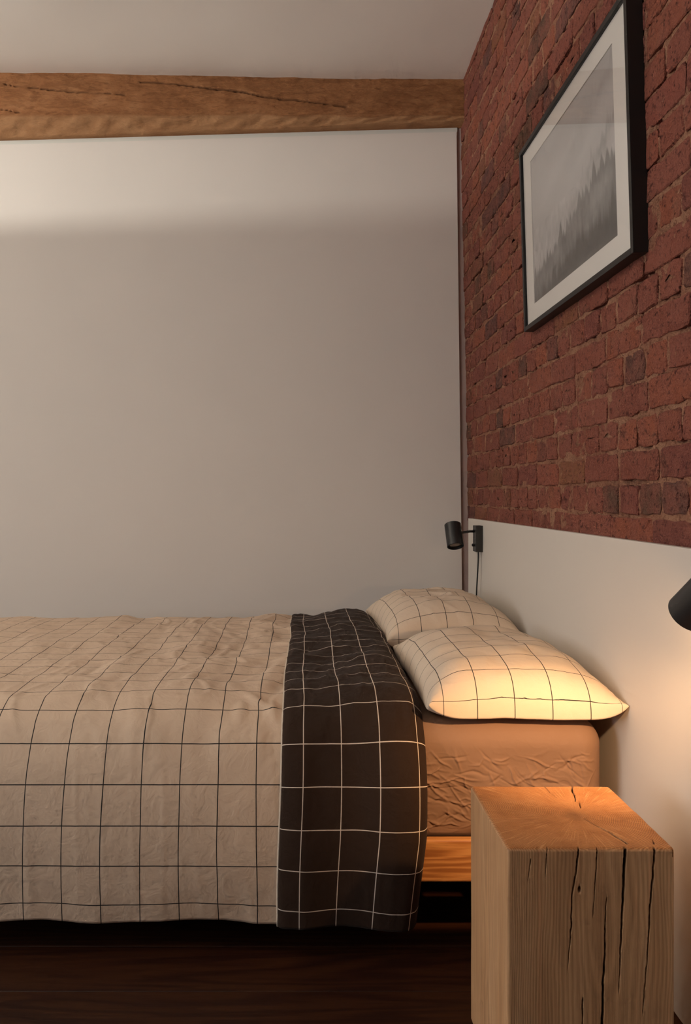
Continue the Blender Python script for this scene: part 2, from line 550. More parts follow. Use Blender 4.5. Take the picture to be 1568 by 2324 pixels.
# floor: slab and planks
fl = box('floor', (X_LEFT - 0.1, Y_BACK - 0.1, -0.10), (1.05, Y_FAR + 0.1, -0.022), M_FLOOR)
tag(fl, 'dark red brown timber floor under the bed', 'floor', kind='structure')
PW = 0.18
y0 = 1.797 - PW * 30
plank_me = None
for k in range(60):
    ya = y0 + k * PW
    if ya > Y_FAR: break
    if ya < Y_BACK - 0.05: continue
    if plank_me is None:
        p = box('plank', (X_LEFT, 0.0006, -0.022), (0.90, PW - 0.0006, 0.0), M_FLOOR, fl, 0.0012, 1)
        plank_me = p.data
    else:
        p = bpy.data.objects.new('plank', plank_me); link(p, fl)
    p.location = (0, ya, 0)

# ceiling (gently uneven plaster)
nu, nv = 60, 80
gx = np.linspace(X_LEFT - 0.05, 0.95, nu); gy = np.linspace(Y_BACK - 0.05, Y_FAR + 0.05, nv)
GX, GY = np.meshgrid(gx, gy, indexing='ij')
GZ = ceil_z(GX) + 0.006 * fbm(GX * 1.6, GY * 1.6, 3)
top = np.stack([GX, GY, GZ], -1).reshape(-1, 3)
fc = grid_faces(nu, nv, True)
ce = mesh('ceiling', top, fc, M_CEIL)
sm = ce.modifiers.new('thick', 'SOLIDIFY'); sm.thickness = 0.1; sm.offset = -1
tag(ce, 'smooth white plaster ceiling above the timber beam', 'ceiling', kind='structure')

# far wall: plasterboard panel that stops short of the brick, with the old wall behind the gap
wf = empty('wall_far', (0, Y_FAR, 0))
tag(wf, 'smooth white painted wall behind the bed, ending just short of the bricks', 'wall', kind='structure')
def far_part(name, pts, ya, yb, mat):
    vs = [(x, ya - Y_FAR, z) for x, z in pts] + [(x, yb - Y_FAR, z) for x, z in pts]
    n = len(pts)
    fs = [tuple(range(n)), tuple(range(2 * n - 1, n - 1, -1))] + [(i, i + n, (i + 1) % n + n, (i + 1) % n) for i in range(n)]
    bm = bmesh.new()
    bv = [bm.verts.new(v) for v in vs]
    for f in fs: bm.faces.new([bv[i] for i in f])
    return from_bm(name, bm, mat, wf)
YP = 3.95
def beam_bottom(x): return 2.997 + (x - 0.80) * 0.0285
far_part('backing', [(X_LEFT - 0.1, -0.05), (1.0, -0.05), (1.0, 3.35), (X_LEFT - 0.1, 3.35)], 3.961, 4.12, M_GAP)
far_part('plaster_panel', [(X_LEFT, 0.0), (0.822, 0.0), (0.8135, 0.65), (0.7855, 2.976), (X_LEFT, 2.976 + (X_LEFT - 0.7855) * 0.0285)], YP, 3.960, M_WALL)
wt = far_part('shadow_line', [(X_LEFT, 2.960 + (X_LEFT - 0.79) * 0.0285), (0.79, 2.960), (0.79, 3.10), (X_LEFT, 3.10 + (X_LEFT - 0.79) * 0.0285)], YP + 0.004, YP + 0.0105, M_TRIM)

# left wall with the window the daylight comes from
bm = bmesh.new()
for lo, hi in (((X_LEFT - 0.2, Y_BACK, 0), (X_LEFT, WIN_Y0, 3.4)), ((X_LEFT - 0.2, WIN_Y1, 0), (X_LEFT, Y_FAR, 3.4)),
               ((X_LEFT - 0.2, WIN_Y0, 0), (X_LEFT, WIN_Y1, WIN_Z0)), ((X_LEFT - 0.2, WIN_Y0, WIN_Z1), (X_LEFT, WIN_Y1, 3.4))):
    bm_box(bm, lo, hi)
tag(from_bm('wall_left', bm, M_WALL), 'white wall with the window, out of view on the left', 'wall', kind='structure')
w1 = empty('window_1', (X_LEFT - 0.1, (WIN_Y0 + WIN_Y1) / 2, WIN_Z0))
tag(w1, 'white framed window in the left wall letting daylight in', 'window', kind='structure')
ww = (WIN_Y1 - WIN_Y0) / 2; wh = WIN_Z1 - WIN_Z0
bm = bmesh.new()
for lo, hi in (((-.03, -ww, 0), (.03, ww, .05)), ((-.03, -ww, wh - .05), (.03, ww, wh)), ((-.03, -ww, .05), (.03, -ww + .05, wh - .05)),
               ((-.03, ww - .05, .05), (.03, ww, wh - .05)), ((-.02, -.025, .05), (.02, .025, wh - .05))):
    bm_box(bm, lo, hi)
from_bm('window_frame', bm, M_WHITE, w1)
for s in (-1, 1):
    a, b_ = sorted((s * 0.025, s * (ww - .05)))
    box('pane', (-.004, a, .05), (.004, b_, wh - .05), M_GLASS, w1)
wb = box('wall_back', (X_LEFT - 0.2, Y_BACK - 0.12, 0), (1.05, Y_BACK, 3.4), M_DARK)
tag(wb, 'brown rendered wall behind the photographer', 'wall', kind='structure')

# right wall: mortar bed and bricks in English bond
ys = np.concatenate([np.linspace(Y_BACK, 0.9, 18)[:-1], np.arange(0.9, 4.04, 0.0125)])
zs = np.concatenate([np.linspace(0, 0.96, 8)[:-1], np.arange(0.96, 3.34, 0.0125)])
YY, ZZ = np.meshgrid(ys, zs, indexing='ij')
dn = 0.0008 * fbm(YY * 9, ZZ * 14, 3) + 0.0016 * fbm(YY * 45, ZZ * 45, 2)
dn = dn - 0.014 * np.clip((fbm(YY * 16 + 50, ZZ * 22, 3) - 0.55) / 0.3, 0, 1)      # lost mortar
XX = brick_x(ZZ) + 0.0014 - dn * (ZZ > 0.9)
bk = np.stack([XX, YY, ZZ], -1).reshape(-1, 3)
wr = mesh('wall_right', bk, grid_faces(len(ys), len(zs), True), M_MORTAR)
sm = wr.modifiers.new('thick', 'SOLIDIFY'); sm.thickness = 0.12; sm.offset = -1
tag(wr, 'old exposed red brick wall with crumbly pinkish mortar behind the bed', 'wall', kind='structure')

def brick_geom(w, h, seed):
    """front face looks along -X; origin at the centre of the face"""
    r = random.Random(seed)
    nl = 6 if w > 0.16 else 4
    ns = 3
    per = []
    cr = 0.007
    for i in range(nl): per.append((-w / 2 + cr + (w - 2 * cr) * i / (nl - 1), -h / 2))
    for i in range(ns): per.append((w / 2, -h / 2 + cr + (h - 2 * cr) * i / (ns - 1)))
    for i in range(nl): per.append((w / 2 - cr - (w - 2 * cr) * i / (nl - 1), h / 2))
    for i in range(ns): per.append((-w / 2, h / 2 - cr - (h - 2 * cr) * i / (ns - 1)))
    n = len(per)
    vs = []
    jit = [(r.gauss(0, .0020), r.gauss(0, .0022)) for _ in per]
    if r.random() < .35:                       # a broken corner or edge
        k = r.randrange(n); q = r.uniform(.004, .010)
        for d in (-1, 0, 1):
            x, y = per[(k + d) % n]; L = math.hypot(x, y)
            jit[(k + d) % n] = (-x / L * q, -y / L * q)
    for (x, y), (jx, jy) in zip(per, jit): vs.append((0.040, x + jx * .5, y + jy * .5))
    for (x, y), (jx, jy) in zip(per, jit): vs.append((0.0018 + abs(r.gauss(0, .0008)), x + jx, y + jy))
    for (x, y), (jx, jy) in zip(per, jit):
        L = math.hypot(x, y)
        ins = r.uniform(.0015, .004)
        sx = 1 if x > 0 else -1; sy = 1 if y > 0 else -1
        vs.append((r.gauss(0, .0011), x + jx - sx * ins * (abs(x) > w / 2 - .012), y + jy - sy * ins * (abs(y) > h / 2 - .012)))
    fs = []
    for ring_ in range(2):
        for i in range(n):
            j = (i + 1) % n
            fs.append((ring_ * n + i, ring_ * n + j, (ring_ + 1) * n + j, (ring_ + 1) * n + i))
    c0 = len(vs)
    for i in range(3):
        vs.append((r.gauss(-.0006, .0014), w * (i - 1) * .27, r.gauss(0, .006)))
    t = 2 * n
    # fan the face towards the nearest of three inner points
    near = [min(range(3), key=lambda q: abs(vs[c0 + q][1] - vs[t + i][1])) for i in range(n)]
    for i in range(n):
        j = (i + 1) % n
        fs.append((t + i, t + j, c0 + near[i]))
        if near[i] != near[j]:
            fs.append((t + j, c0 + near[j], c0 + near[i]))
    return vs, fs

def brick_mesh(name, w, h, seed):
    vs, fs = brick_geom(w, h, seed)
    me = bpy.data.meshes.new(name)
    me.from_pydata(vs, [], fs)
    me.polygons.foreach_set('use_smooth', [True] * len(me.polygons))
    me.materials.append(M_BRICK)
    bm = bmesh.new(); bm.from_mesh(me); bmesh.ops.recalc_face_normals(bm, faces=bm.faces); bm.to_mesh(me); bm.free()
    me.set_sharp_from_angle(angle=math.radians(28))
    return me

PITCH = 0.083
BH = PITCH - 0.0085
STR = [brick_mesh('brick_stretcher', 0.230, BH, 100 + i) for i in range(12)]
HDR = [brick_mesh('brick_header', 0.110, BH, 200 + i) for i in range(12)]
bricks = []
c = 0
z = 1.006
while z < 3.30:
    head = c % 2 == 1
    base_w = 0.119 if head else 0.239
    y = 4.035 - (0.06 if head else 0.0) + random.uniform(-.02, 0.0)
    if head: bricks.append((4.035 - .028, z + PITCH / 2, 0.05, True))
    while y > 0.9:
        w = base_w * random.uniform(0.93, 1.07)
        bricks.append((y - w / 2, z + PITCH / 2 + random.gauss(0, .0018), w, head))
        y -= w
    c += 1
    z += PITCH
def proj(x, y, z): return PPX + F_PX * x / y, PPY - F_PX * (z - CAM_H) / y
def vis_score(b):
    y, z, w, head = b
    x = float(brick_x(z))
    px, py = proj(x, y, z)
    if not (-30 < px < W_PX + 30 and -30 < py < H_PX + 30) or z > 3.25: return 0
    if 1.96 < y < 2.70 and 1.80 < z < 2.30: return 0      # behind the picture
    a, _ = proj(x, y - w / 2, z); b2, _ = proj(x, y + w / 2, z)
    return abs(a - b2) * F_PX * BH / y
order = sorted(range(len(bricks)), key=lambda i: -vis_score(bricks[i]))
single = set(i for i in order[:300] if vis_score(bricks[i]) > 0)
acc_v, acc_f = [], []
for i, (y, z, w, head) in enumerate(bricks):
    lean = math.atan((float(brick_x(z + .04)) - float(brick_x(z - .04))) / .08)
    x = float(brick_x(z)) + random.gauss(-.0013, .0010)
    ref = 0.119 if head else 0.239
    sy = (w - .010) / (ref - .010)
    flip = random.random() < .5
    tilt = random.gauss(0, .006)
    if i in single:
        o = bpy.data.objects.new('brick', random.choice(HDR if head else STR))
        link(o, wr)
        o.location = (x, y, z)
        o.scale = (1, sy, 1)
        o.rotation_euler = ((math.pi if flip else 0) + tilt, lean if not flip else -lean, random.gauss(0, .006))
    else:
        vs, fs = brick_geom(w - .010, BH, 5000 + i)
        n0 = len(acc_v)
        acc_v.extend((x + a, y + b_, z + c_) for a, b_, c_ in vs)
        acc_f.extend(tuple(q + n0 for q in f) for f in fs)
bf = mesh('brick_field', acc_v, acc_f, M_BRICK_I, wr)
bf['kind'] = 'stuff'
bm = bmesh.new(); bm.from_mesh(bf.data); bmesh.ops.recalc_face_normals(bm, faces=bm.faces); bm.to_mesh(bf.data); bm.free()
bf.data.set_sharp_from_angle(angle=math.radians(28))

# timber beam under the ceiling, hewn, with a wavering chamfer along its lower edge and long drying cracks
def seg_dist(px, pz, pts):
    best = np.full(px.shape, 9.0); tt = np.zeros(px.shape)
    L = [0.0]
    for a, b_ in zip(pts[:-1], pts[1:]): L.append(L[-1] + math.hypot(b_[0] - a[0], b_[1] - a[1]))
    for k, (a, b_) in enumerate(zip(pts[:-1], pts[1:])):
        dx, dz = b_[0] - a[0], b_[1] - a[1]
        t = np.clip(((px - a[0]) * dx + (pz - a[1]) * dz) / (dx * dx + dz * dz), 0, 1)
        d = np.hypot(px - a[0] - t * dx, pz - a[1] - t * dz)
        m_ = d < best
        best = np.where(m_, d, best); tt = np.where(m_, (L[k] + t * (L[k + 1] - L[k])) / L[-1], tt)
    return best, tt
YB = 3.86
def pix_at(px, py, y): return ((px - PPX) * y / F_PX, CAM_H - (py - PPY) * y / F_PX)
nx_ = 860
bx = np.linspace(X_LEFT, 0.83, nx_)
face_t = np.linspace(0, 1, 46)
V, S = [], []
cr1 = [pix_at(300, 182, YB), pix_at(420, 192, YB), pix_at(520, 204, YB), pix_at(600, 220, YB), pix_at(690, 231, YB), pix_at(800, 246, YB)]
cr2 = [pix_at(0, 188, YB), pix_at(130, 203, YB), pix_at(300, 215, YB)]
cr3 = [pix_at(-250, 215, YB), pix_at(0, 247, YB), pix_at(60, 254, YB)]
zb = beam_bottom(bx); zt = ceil_z(bx) + 0.03
ch = 0.020 + 0.062 * np.clip((0.75 - bx) / 2.3, 0, 1.4) + 0.012 * fbm(bx * 3.2, bx * 0 + 2.2, 3)
rows = []
for t in face_t:                                   # front face from the top down to the chamfer
    zz = zt + (zb + ch - zt) * t
    dpt = 0.006 * fbm(bx * 3, zz * 8, 4) + 0.002 * fbm(bx * 22, zz * 60, 2)
    sp = np.zeros(nx_)
    for pts, hw in ((cr1, .0042), (cr2, .0028), (cr3, .003)):
        d, tt = seg_dist(bx, zz + .006 * fbm(bx * 9, bx * 0, 2), pts)
        w_ = hw * (0.35 + np.sin(np.pi * tt.clip(0.02, .98))) * 0.55
        sp = np.maximum(sp, np.clip(1.6 - d / w_, 0, 1))
    rows.append((YB + dpt + 0.018 * sp, zz, sp, 0.0))
for t in np.linspace(0.12, 1, 9):                  # chamfer, then the underside
    yy = YB + 0.004 + t * ch * 0.75 + 0.0055 * np.sin(bx * 38 + 6 * t + 4 * fbm(bx * 4, bx * 0 + 9)) * math.sin(math.pi * t)
    rows.append((yy, zb + ch * (1 - t), np.zeros(nx_), 1.0))
rows.append((np.full(nx_, 3.985), zb + 0.002, np.zeros(nx_), 0.3))
rows.append((np.full(nx_, 4.03), zb + 0.004, np.zeros(nx_), 0.0))
nr = len(rows)
P = np.zeros((nx_, nr, 3)); A = np.zeros((nx_, nr)); SAP = np.zeros((nx_, nr))
for j, (yy, zz, sp, sap) in enumerate(rows):
    P[:, j, 0] = bx; P[:, j, 1] = yy; P[:, j, 2] = zz; A[:, j] = sp; SAP[:, j] = sap
be = mesh('ceiling_beam', P.reshape(-1, 3), grid_faces(nx_, nr, False), M_BEAM)
be.data.attributes.new('split', 'FLOAT', 'POINT').data.foreach_set('value', A.ravel().astype(np.float32))
be.data.attributes.new('sapwood', 'FLOAT', 'POINT').data.foreach_set('value', SAP.ravel().astype(np.float32))
tag(be, 'rough hewn brown timber beam along the top of the white wall', 'beam')

# ================================================================== HEADBOARD, BED
XH = 0.823
hb = box('headboard', (XH, 0.72, 0.0), (XH + 0.018, 3.85, 1.027), M_HEADB, None, 0.0015, 2)
tag(hb, 'long plain white headboard panel standing against the brick wall', 'headboard')

bed = empty('bed_frame', (-0.32, 2.8, 0))
tag(bed, 'orange pine bed frame, its side rail showing below the mattress', 'bed')
def bpart(name, lo, hi, mat, bv=0.004):
    o = box(name, tuple(a - b_ for a, b_ in zip(lo, (-0.32, 2.8, 0))), tuple(a - b_ for a, b_ in zip(hi, (-0.32, 2.8, 0))), mat, bed, bv, 3)
    return o
bpart('side_rail', (-1.46, 1.955, 0.172), (0.790, 1.983, 0.277), M_PINE, 0.006)
bpart('side_rail', (-1.46, 3.622, 0.172), (0.790, 3.650, 0.277), M_PINE, 0.006)
bpart('end_rail', (-1.49, 1.955, 0.172), (-1.46, 3.65, 0.277), M_PINE)
bpart('end_rail', (0.790, 1.955, 0.172), (0.818, 3.65, 0.277), M_PINE)
for k in range(14):
    xa = -1.40 + k * 0.16
    bpart('slat', (xa, 1.984, 0.228), (xa + 0.075, 3.621, 0.2435), M_PINE, 0.002)
for x_ in (-1.36, 0.715):
    for y_ in (2.16, 3.40):
        bpart('leg', (x_, y_, 0.0), (x_ + 0.07, y_ + 0.07, 0.228), M_PINE)

# mattress in a creased fitted sheet
xs = np.concatenate([np.linspace(-1.44, 0.24, 40)[:-1], np.arange(0.24, 0.7781, 0.0018)])
xs[-1] = 0.778
ysm = np.concatenate([np.linspace(1.985, 2.05, 14)[:-1], np.linspace(2.05, 3.54, 46)[:-1], np.linspace(3.54, 3.62, 10)])
zsm = np.linspace(0.244, 0.562, 165)
crs = []
rc = random.Random(5)
for k in range(150):
    cx, cz = rc.uniform(0.26, 0.745), 0.275 + 0.215 * rc.random() ** 1.15
    an = rc.choice([rc.gauss(0.25, .3), rc.gauss(-0.5, .35), rc.gauss(2.3, .4)])
    ln = rc.uniform(.025, .11)
    bend = rc.gauss(0, .012)
    dx, dz = math.cos(an) * ln / 2, math.sin(an) * ln / 2 * .8
    crs.append(([(cx - dx, cz - dz), (cx - dz / ln * bend, cz + dx / ln * bend), (cx + dx, cz + dz)], rc.uniform(.0018, .0034), rc.uniform(.0016, .0036) * rc.choice((1, 1, -.8))))
def sheet_disp(P, N):
    x, y, z = P[:, 0], P[:, 1], P[:, 2]
    front = (N[:, 1] < -0.3)
    side = np.clip((0.545 - z) / 0.09, 0, 1) * np.clip((z - 0.275) / 0.02, 0, 1)
    d = np.zeros(len(P))
    wx = x + 0.006 * fbm(x * 22, z * 22, 2); wz = z + 0.006 * fbm(x * 22 + 9, z * 22, 2)
    for pts, w, h in crs:
        dd, tt = seg_dist(wx, wz, pts)
        d = d + h * np.exp(-(dd / w) ** 2) * np.sin(np.pi * tt.clip(.03, .97)) ** .6
    d = np.clip(d, -.005, .006) + 0.004 * fbm(x * 8, z * 6, 2) + 0.0012 * (ridge(wx * 14 + wz * 9, wz * 24, 2) - .5)
    d = d * np.clip((0.772 - x) / 0.05, 0.1, 1)
    return np.where(front, d * side, 0.0015 * fbm(x * 10, y * 10, 2))
mt = rounded_block('mattress', xs, ysm, zsm, 0.066, M_SHEET, None, sheet_disp)
tag(mt, 'thick mattress in a creased caramel brown fitted sheet', 'mattress')

# duvet ---------------------------------------------------------------
def smooth_profile(pts, n, it=10):
    pts = np.array(pts, float)
    seg = np.r_[0, np.cumsum(np.hypot(*np.diff(pts, axis=0).T))]
    s = np.linspace(0, seg[-1], n)
    q = np.stack([np.interp(s, seg, pts[:, 0]), np.interp(s, seg, pts[:, 1])], 1)
    for _ in range(it):
        q[1:-1] = 0.25 * q[:-2] + 0.5 * q[1:-1] + 0.25 * q[2:]
    s = np.r_[0, np.cumsum(np.hypot(*np.diff(q, axis=0).T))]
    t = np.gradient(q, axis=0); t /= np.linalg.norm(t, axis=1, keepdims=True)
    nrm = np.stack([-t[:, 1], t[:, 0]], 1)
    return q, nrm, s
arc = lambda cy, cz, r, a0, a1, n: [(cy + r * math.cos(math.radians(a)), cz + r * math.sin(math.radians(a))) for a in np.linspace(a0, a1, n)]
prof = [(1.932, 0.092), (1.920, 0.17), (1.919, 0.28), (1.932, 0.38), (1.955, 0.46), (1.998, 0.543), (2.07, 0.585), (2.16, 0.598)] + \
       [(2.4, 0.600), (2.8, 0.604), (3.2, 0.602)] + arc(3.42, 0.48, 0.12, 88, 5, 10) + [(3.545, 0.40), (3.66, 0.36), (3.675, 0.12)]
NS = 420
Q, QN, QS = smooth_profile(prof, NS, 60)
z_ref = 0.421
s_ref = float(np.interp(z_ref, Q[:120, 1], QS[:120]))       # a check line runs along here
top_w = np.clip((Q[:, 1] - 0.45) / 0.12, 0, 1)
near_side = ((Q[:, 0] < 2.1) * (1 - top_w))
hem_w = np.clip((0.22 - Q[:, 1]) / 0.14, 0, 1) * (Q[:, 0] < 2.5)

def duvet_disp(U, Sx, TW, NSd, HW):
    # bed-top rumples: shallow, longer across the bed, tighter near the turned-back end
    warp = 0.05 * fbm(U * 3, Sx * 3, 2)
    tight = 0.45 + 0.75 * np.exp(-((U + 0.08) / 0.22) ** 2) + 0.30 * np.exp(-((U + 0.55) / 0.3) ** 2)
    d_top = tight * (0.009 * fbm((U + warp) * 7.5, Sx * 3.2 + 4, 3) + 0.0060 * (ridge(U * 6 + warp * 8, Sx * 4.5, 2) - 0.6))
    d_side = 0.006 * fbm(U * 3.2 + 3, Sx * 1.6, 2) + 0.0016 * (ridge(U * 7 + 0.4 * Sx, Sx * 1.3 + 7, 2) - .5)
    d_hem = 0.010 * fbm(U * 5 + 11, Sx * 0.4, 2) + 0.003 * fbm(U * 14, Sx * 12, 2)
    return d_top * TW + d_side * NSd + d_hem * HW

def hem_shift(U):                     # how far the hem rises or falls along the bed
    return 0.007 * fbm(U * 4.4 + 2.2, U * 0 + .5, 2) + 0.004 * np.sin(U * 17)

us = np.linspace(-1.62, 0.255, 400)
U, Sg = np.meshgrid(us, QS, indexing='ij')
D = duvet_disp(U, Sg, top_w[None], near_side[None], hem_w[None])
foot = np.clip((-1.45 - U) / 0.17, 0, 1)
PY = Q[None, :, 0] + QN[None, :, 0] * D
PZ = Q[None, :, 1] + QN[None, :, 1] * D + (hem_w ** 1.5)[None] * hem_shift(U) - 0.10 * foot ** 2 * top_w[None]
# keep the outward side outward: the normal computed above points into the bed when negative
DV = np.stack([U, PY, PZ], -1).reshape(-1, 3)
UV = np.stack([U + 0.004 * fbm(U * 3, Sg * 3, 2), Sg - s_ref], -1).reshape(-1, 2)
dv = mesh('duvet', DV, grid_faces(len(us), NS, True), M_DUVET, None, True, UV)
sm = dv.modifiers.new('thick', 'SOLIDIFY'); sm.thickness = 0.010; sm.offset = -1
tag(dv, 'beige duvet with a thin black check draped over the bed, head end folded back', 'duvet')

# turned-back end of the duvet: the charcoal reverse with a white check
cs = [(-0.046, 0.002), (-0.047, 0.012), (-0.035, 0.018), (0.0, 0.019), (0.05, 0.020), (0.10, 0.026), (0.15, 0.033), (0.20, 0.038), (0.237, 0.038),
      (0.275, 0.030), (0.300, 0.016), (0.312, -0.002), (0.309, -0.016), (0.293, -0.026), (0.26, -0.030), (0.22, -0.030)]
C, CN, CL = smooth_profile(cs, 150, 6)
off0 = np.interp(0.195, C[:110, 0], CL[:110])
ns_f = NS - 62
CU, CI = np.meshgrid(np.arange(150), np.arange(ns_f), indexing='ij')
Uf = C[CU, 0]; Of = C[CU, 1]; Sf = QS[CI]
base_d = duvet_disp(Uf.clip(-1, 0.30), Sf, top_w[CI], near_side[CI], hem_w[CI]) * 0.75
outer = np.clip((Of + 0.004) / 0.02, 0, 1) * np.clip((CL[CU] - 0.012) / 0.06, 0.15, 1)
extra = outer * (0.0065 * fbm(Uf * 9 + 40, Sf * 5.5, 3) * top_w[CI] + 0.004 * (ridge(Uf * 9 + 2, Sf * 6 + 3, 2) - .6) * top_w[CI] +
                 near_side[CI] * (0.010 * np.sin(Uf * 19 + Sf * 3.0 + 1.5) + 0.005 * fbm(Uf * 9, Sf * 4, 2)))
OO = Of + base_d + extra
OO = np.where(Of < 0, np.maximum(OO, -0.034), OO)
UU = Uf - 0.022 * np.clip((0.30 - Q[CI, 1]) / 0.22, 0, 1) * (Q[CI, 0] < 2.5) * np.clip(Uf / 0.3, 0, 1) + 0.010 * np.clip((Q[CI, 0] - 2.2) / 1.3, 0, 1) * (1 - Uf / .3)
UU = UU + 0.007 * fbm(Sf * 2.3, Sf * 0 + 3.3, 2)
PYf = Q[CI, 0] + QN[CI, 0] * OO
PZf = Q[CI, 1] + QN[CI, 1] * OO + (hem_w[CI] ** 1.5) * (hem_shift(Uf) - 0.004)
FV = np.stack([UU, PYf, PZf], -1).reshape(-1, 3)
UVf = np.stack([CL[CU] - off0 + 0.195, Sf - s_ref + 0.004 + 0.003 * fbm(Uf * 5, Sf * 3, 2)], -1).reshape(-1, 2)
flap = mesh('turned_back_flap', FV, grid_faces(150, ns_f, True), M_FLAP, dv, True, UVf)
sm = flap.modifiers.new('thick', 'SOLIDIFY'); sm.thickness = 0.004; sm.offset = -1
flap['label'] = 'charcoal brown reverse side with white check'
# beige piping along the free edge of the flap
edge = FV.reshape(150, ns_f, 3)[3, ::4]
tube('hem_piping', [tuple(p + np.array((-0.004, 0, 0))) for p in edge], 0.0030, M_HEM, flap, 6)

# pillows --------------------------------------------------------------
def pillow(name, x0, x1, y0, y1, zbase, H, seed, label, rot=0.0):
    n, m_ = 120, 150
    cx, cy = (x0 + x1) / 2, (y0 + y1) / 2
    a = np.sin(np.linspace(-math.pi / 2, math.pi / 2, n)); b_ = np.sin(np.linspace(-math.pi / 2, math.pi / 2, m_))
    Aa, Bb = np.meshgrid(a, b_, indexing='ij')
    wx, wy = (x1 - x0) / 2, (y1 - y0) / 2
    pin = 0.055
    X = Aa * wx * (1 - pin * (1 - Bb ** 2) ** 1.0 * np.abs(Aa) ** 3)
    Y = Bb * wy * (1 - pin * 0.8 * (1 - Aa ** 2) * np.abs(Bb) ** 3)
    ea = 1 - np.abs(Aa) ** 3.0; eb = 1 - np.abs(Bb) ** 5.0
    dome = ea.clip(0) ** 0.46 * eb.clip(0) ** 0.42
    s = seed * 13.7
    edge_w = (1 - (ea * eb)) ** 2
    # gathers run in from the seams, broad dents on top
    wr_ = 0.0045 * fbm(X * 9 + s, Y * 7, 3) * dome + 0.0022 * edge_w * (ridge(X * 22 + s, Y * 22, 2) - .5) * (np.abs(Bb) < .985) * (np.abs(Aa) < .985)
    wr_ = wr_ + 0.006 * (ridge(X * 6 + Y * 4 + s, Y * 5 - X * 3, 2) - .5) * dome * (seed == 2)
    tip = 0.030 * (np.abs(Aa) ** 8) * (np.abs(Bb) ** 8)
    seam = 0.018 + tip + 0.004 * fbm(X * 8 + s, Y * 8, 2)
    ZT = seam + H * dome + wr_
    ZB = seam - 0.016 * dome ** 0.6
    ct, st = math.cos(rot), math.sin(rot)
    def wpos(Z):
        return np.stack([cx + X * ct - Y * st, cy + X * st + Y * ct, zbase + Z], -1).reshape(-1, 3)
    ai = np.r_[0, np.cumsum(np.hypot(np.diff(a * wx), np.diff(H * (1 - np.abs(a) ** 3.0).clip(0) ** .46)))]
    bi = np.r_[0, np.cumsum(np.hypot(np.diff(b_ * wy), np.diff(H * (1 - np.abs(b_) ** 5.0).clip(0) ** .42)))]
    ai -= ai[-1] / 2; bi -= bi[0]
    UVt = np.stack(np.meshgrid(ai + 0.030, bi - 0.045, indexing='ij'), -1).reshape(-1, 2)
    V = np.concatenate([wpos(ZT), wpos(ZB)])
    f = grid_faces(n, m_, False) + [tuple(q + n * m_ for q in g) for g in grid_faces(n, m_, True)]
    o = mesh(name, V, f, M_PILLOW, None, True, np.concatenate([UVt, UVt]))
    bm = bmesh.new(); bm.from_mesh(o.data); bmesh.ops.remove_doubles(bm, verts=bm.verts, dist=0.0004); bm.to_mesh(o.data); bm.free()
    tag(o, label, 'pillow', 'check pillows at the head of the bed')
    return o
pillow('pillow', 0.320, 0.8205, 1.957, 2.725, 0.5645, 0.128, 1, 'near check pillow, its front edge brightly lit by the reading lamp')
pillow('pillow', 0.300, 0.806, 2.80, 3.55, 0.5685, 0.158, 2, 'far check pillow in shade beside the unlit wall lamp', 0.02)

# ================================================================== OAK BLOCK BEDSIDE TABLE
SX0, SX1, SY0, SY1, SZ = 0.369, 0.670, 1.400, 1.702, 0.508
def fpx(*pts): return [pix_at(a, b_, SY0) for a, b_ in pts]
def tpx(*pts):
    r = []
    for a, b_ in pts:
        y = (CAM_H - SZ) * F_PX / (b_ - PPY)
        r.append(((a - PPX) * y / F_PX, y))
    return r
mm = 0.00062
F_CR = [(fpx((1420, 1905), (1417, 1960), (1413, 2050), (1409, 2150), (1404, 2250)), 3.2 * mm, 0.5 * mm),
        (fpx((1376, 2040), (1373, 2120), (1372, 2170), (1368, 2250), (1366, 2400), (1362, 2550)), 0.6 * mm, 4.2 * mm),
        (fpx((1487, 1905), (1482, 1985), (1475, 2060), (1470, 2160), (1458, 2300)), 2.0 * mm, 0.6 * mm),
        (fpx((1317, 1905), (1307, 1985), (1298, 2030), (1297, 2100), (1288, 2200)), 1.7 * mm, 0.6 * mm),
        (fpx((1357, 1905), (1352, 1980), (1346, 2080)), 1.1 * mm, 0.5 * mm),
        (fpx((1243, 1920), (1238, 1985)), 0.8 * mm, 0.4 * mm), (fpx((1204, 1950), (1198, 1995)), 0.8 * mm, 0.4 * mm),
        (fpx((1322, 2270), (1320, 2400)), 1.0 * mm, 0.8 * mm),
        (fpx((1315, 2019), (1316, 2023)), 2.6 * mm, 2.6 * mm),
        (fpx((1528, 1918), (1527, 1945)), 2.4 * mm, 1.0 * mm)]
T_CR = [(tpx((1325, 1858), (1350, 1872), (1375, 1884), (1400, 1900), (1422, 1914)), 0.8 * mm, 2.4 * mm),
        (tpx((1296, 1780), (1301, 1800), (1306, 1818)), 2.2 * mm, 0.9 * mm), (tpx((1314, 1820), (1317, 1833)), 1.1 * mm, 0.8 * mm),
        (tpx((1231, 1782), (1262, 1810)), 0.8 * mm, 0.5 * mm), (tpx((1480, 1906), (1486, 1915)), 0.8 * mm, 1.4 * mm)]
split_store = {}
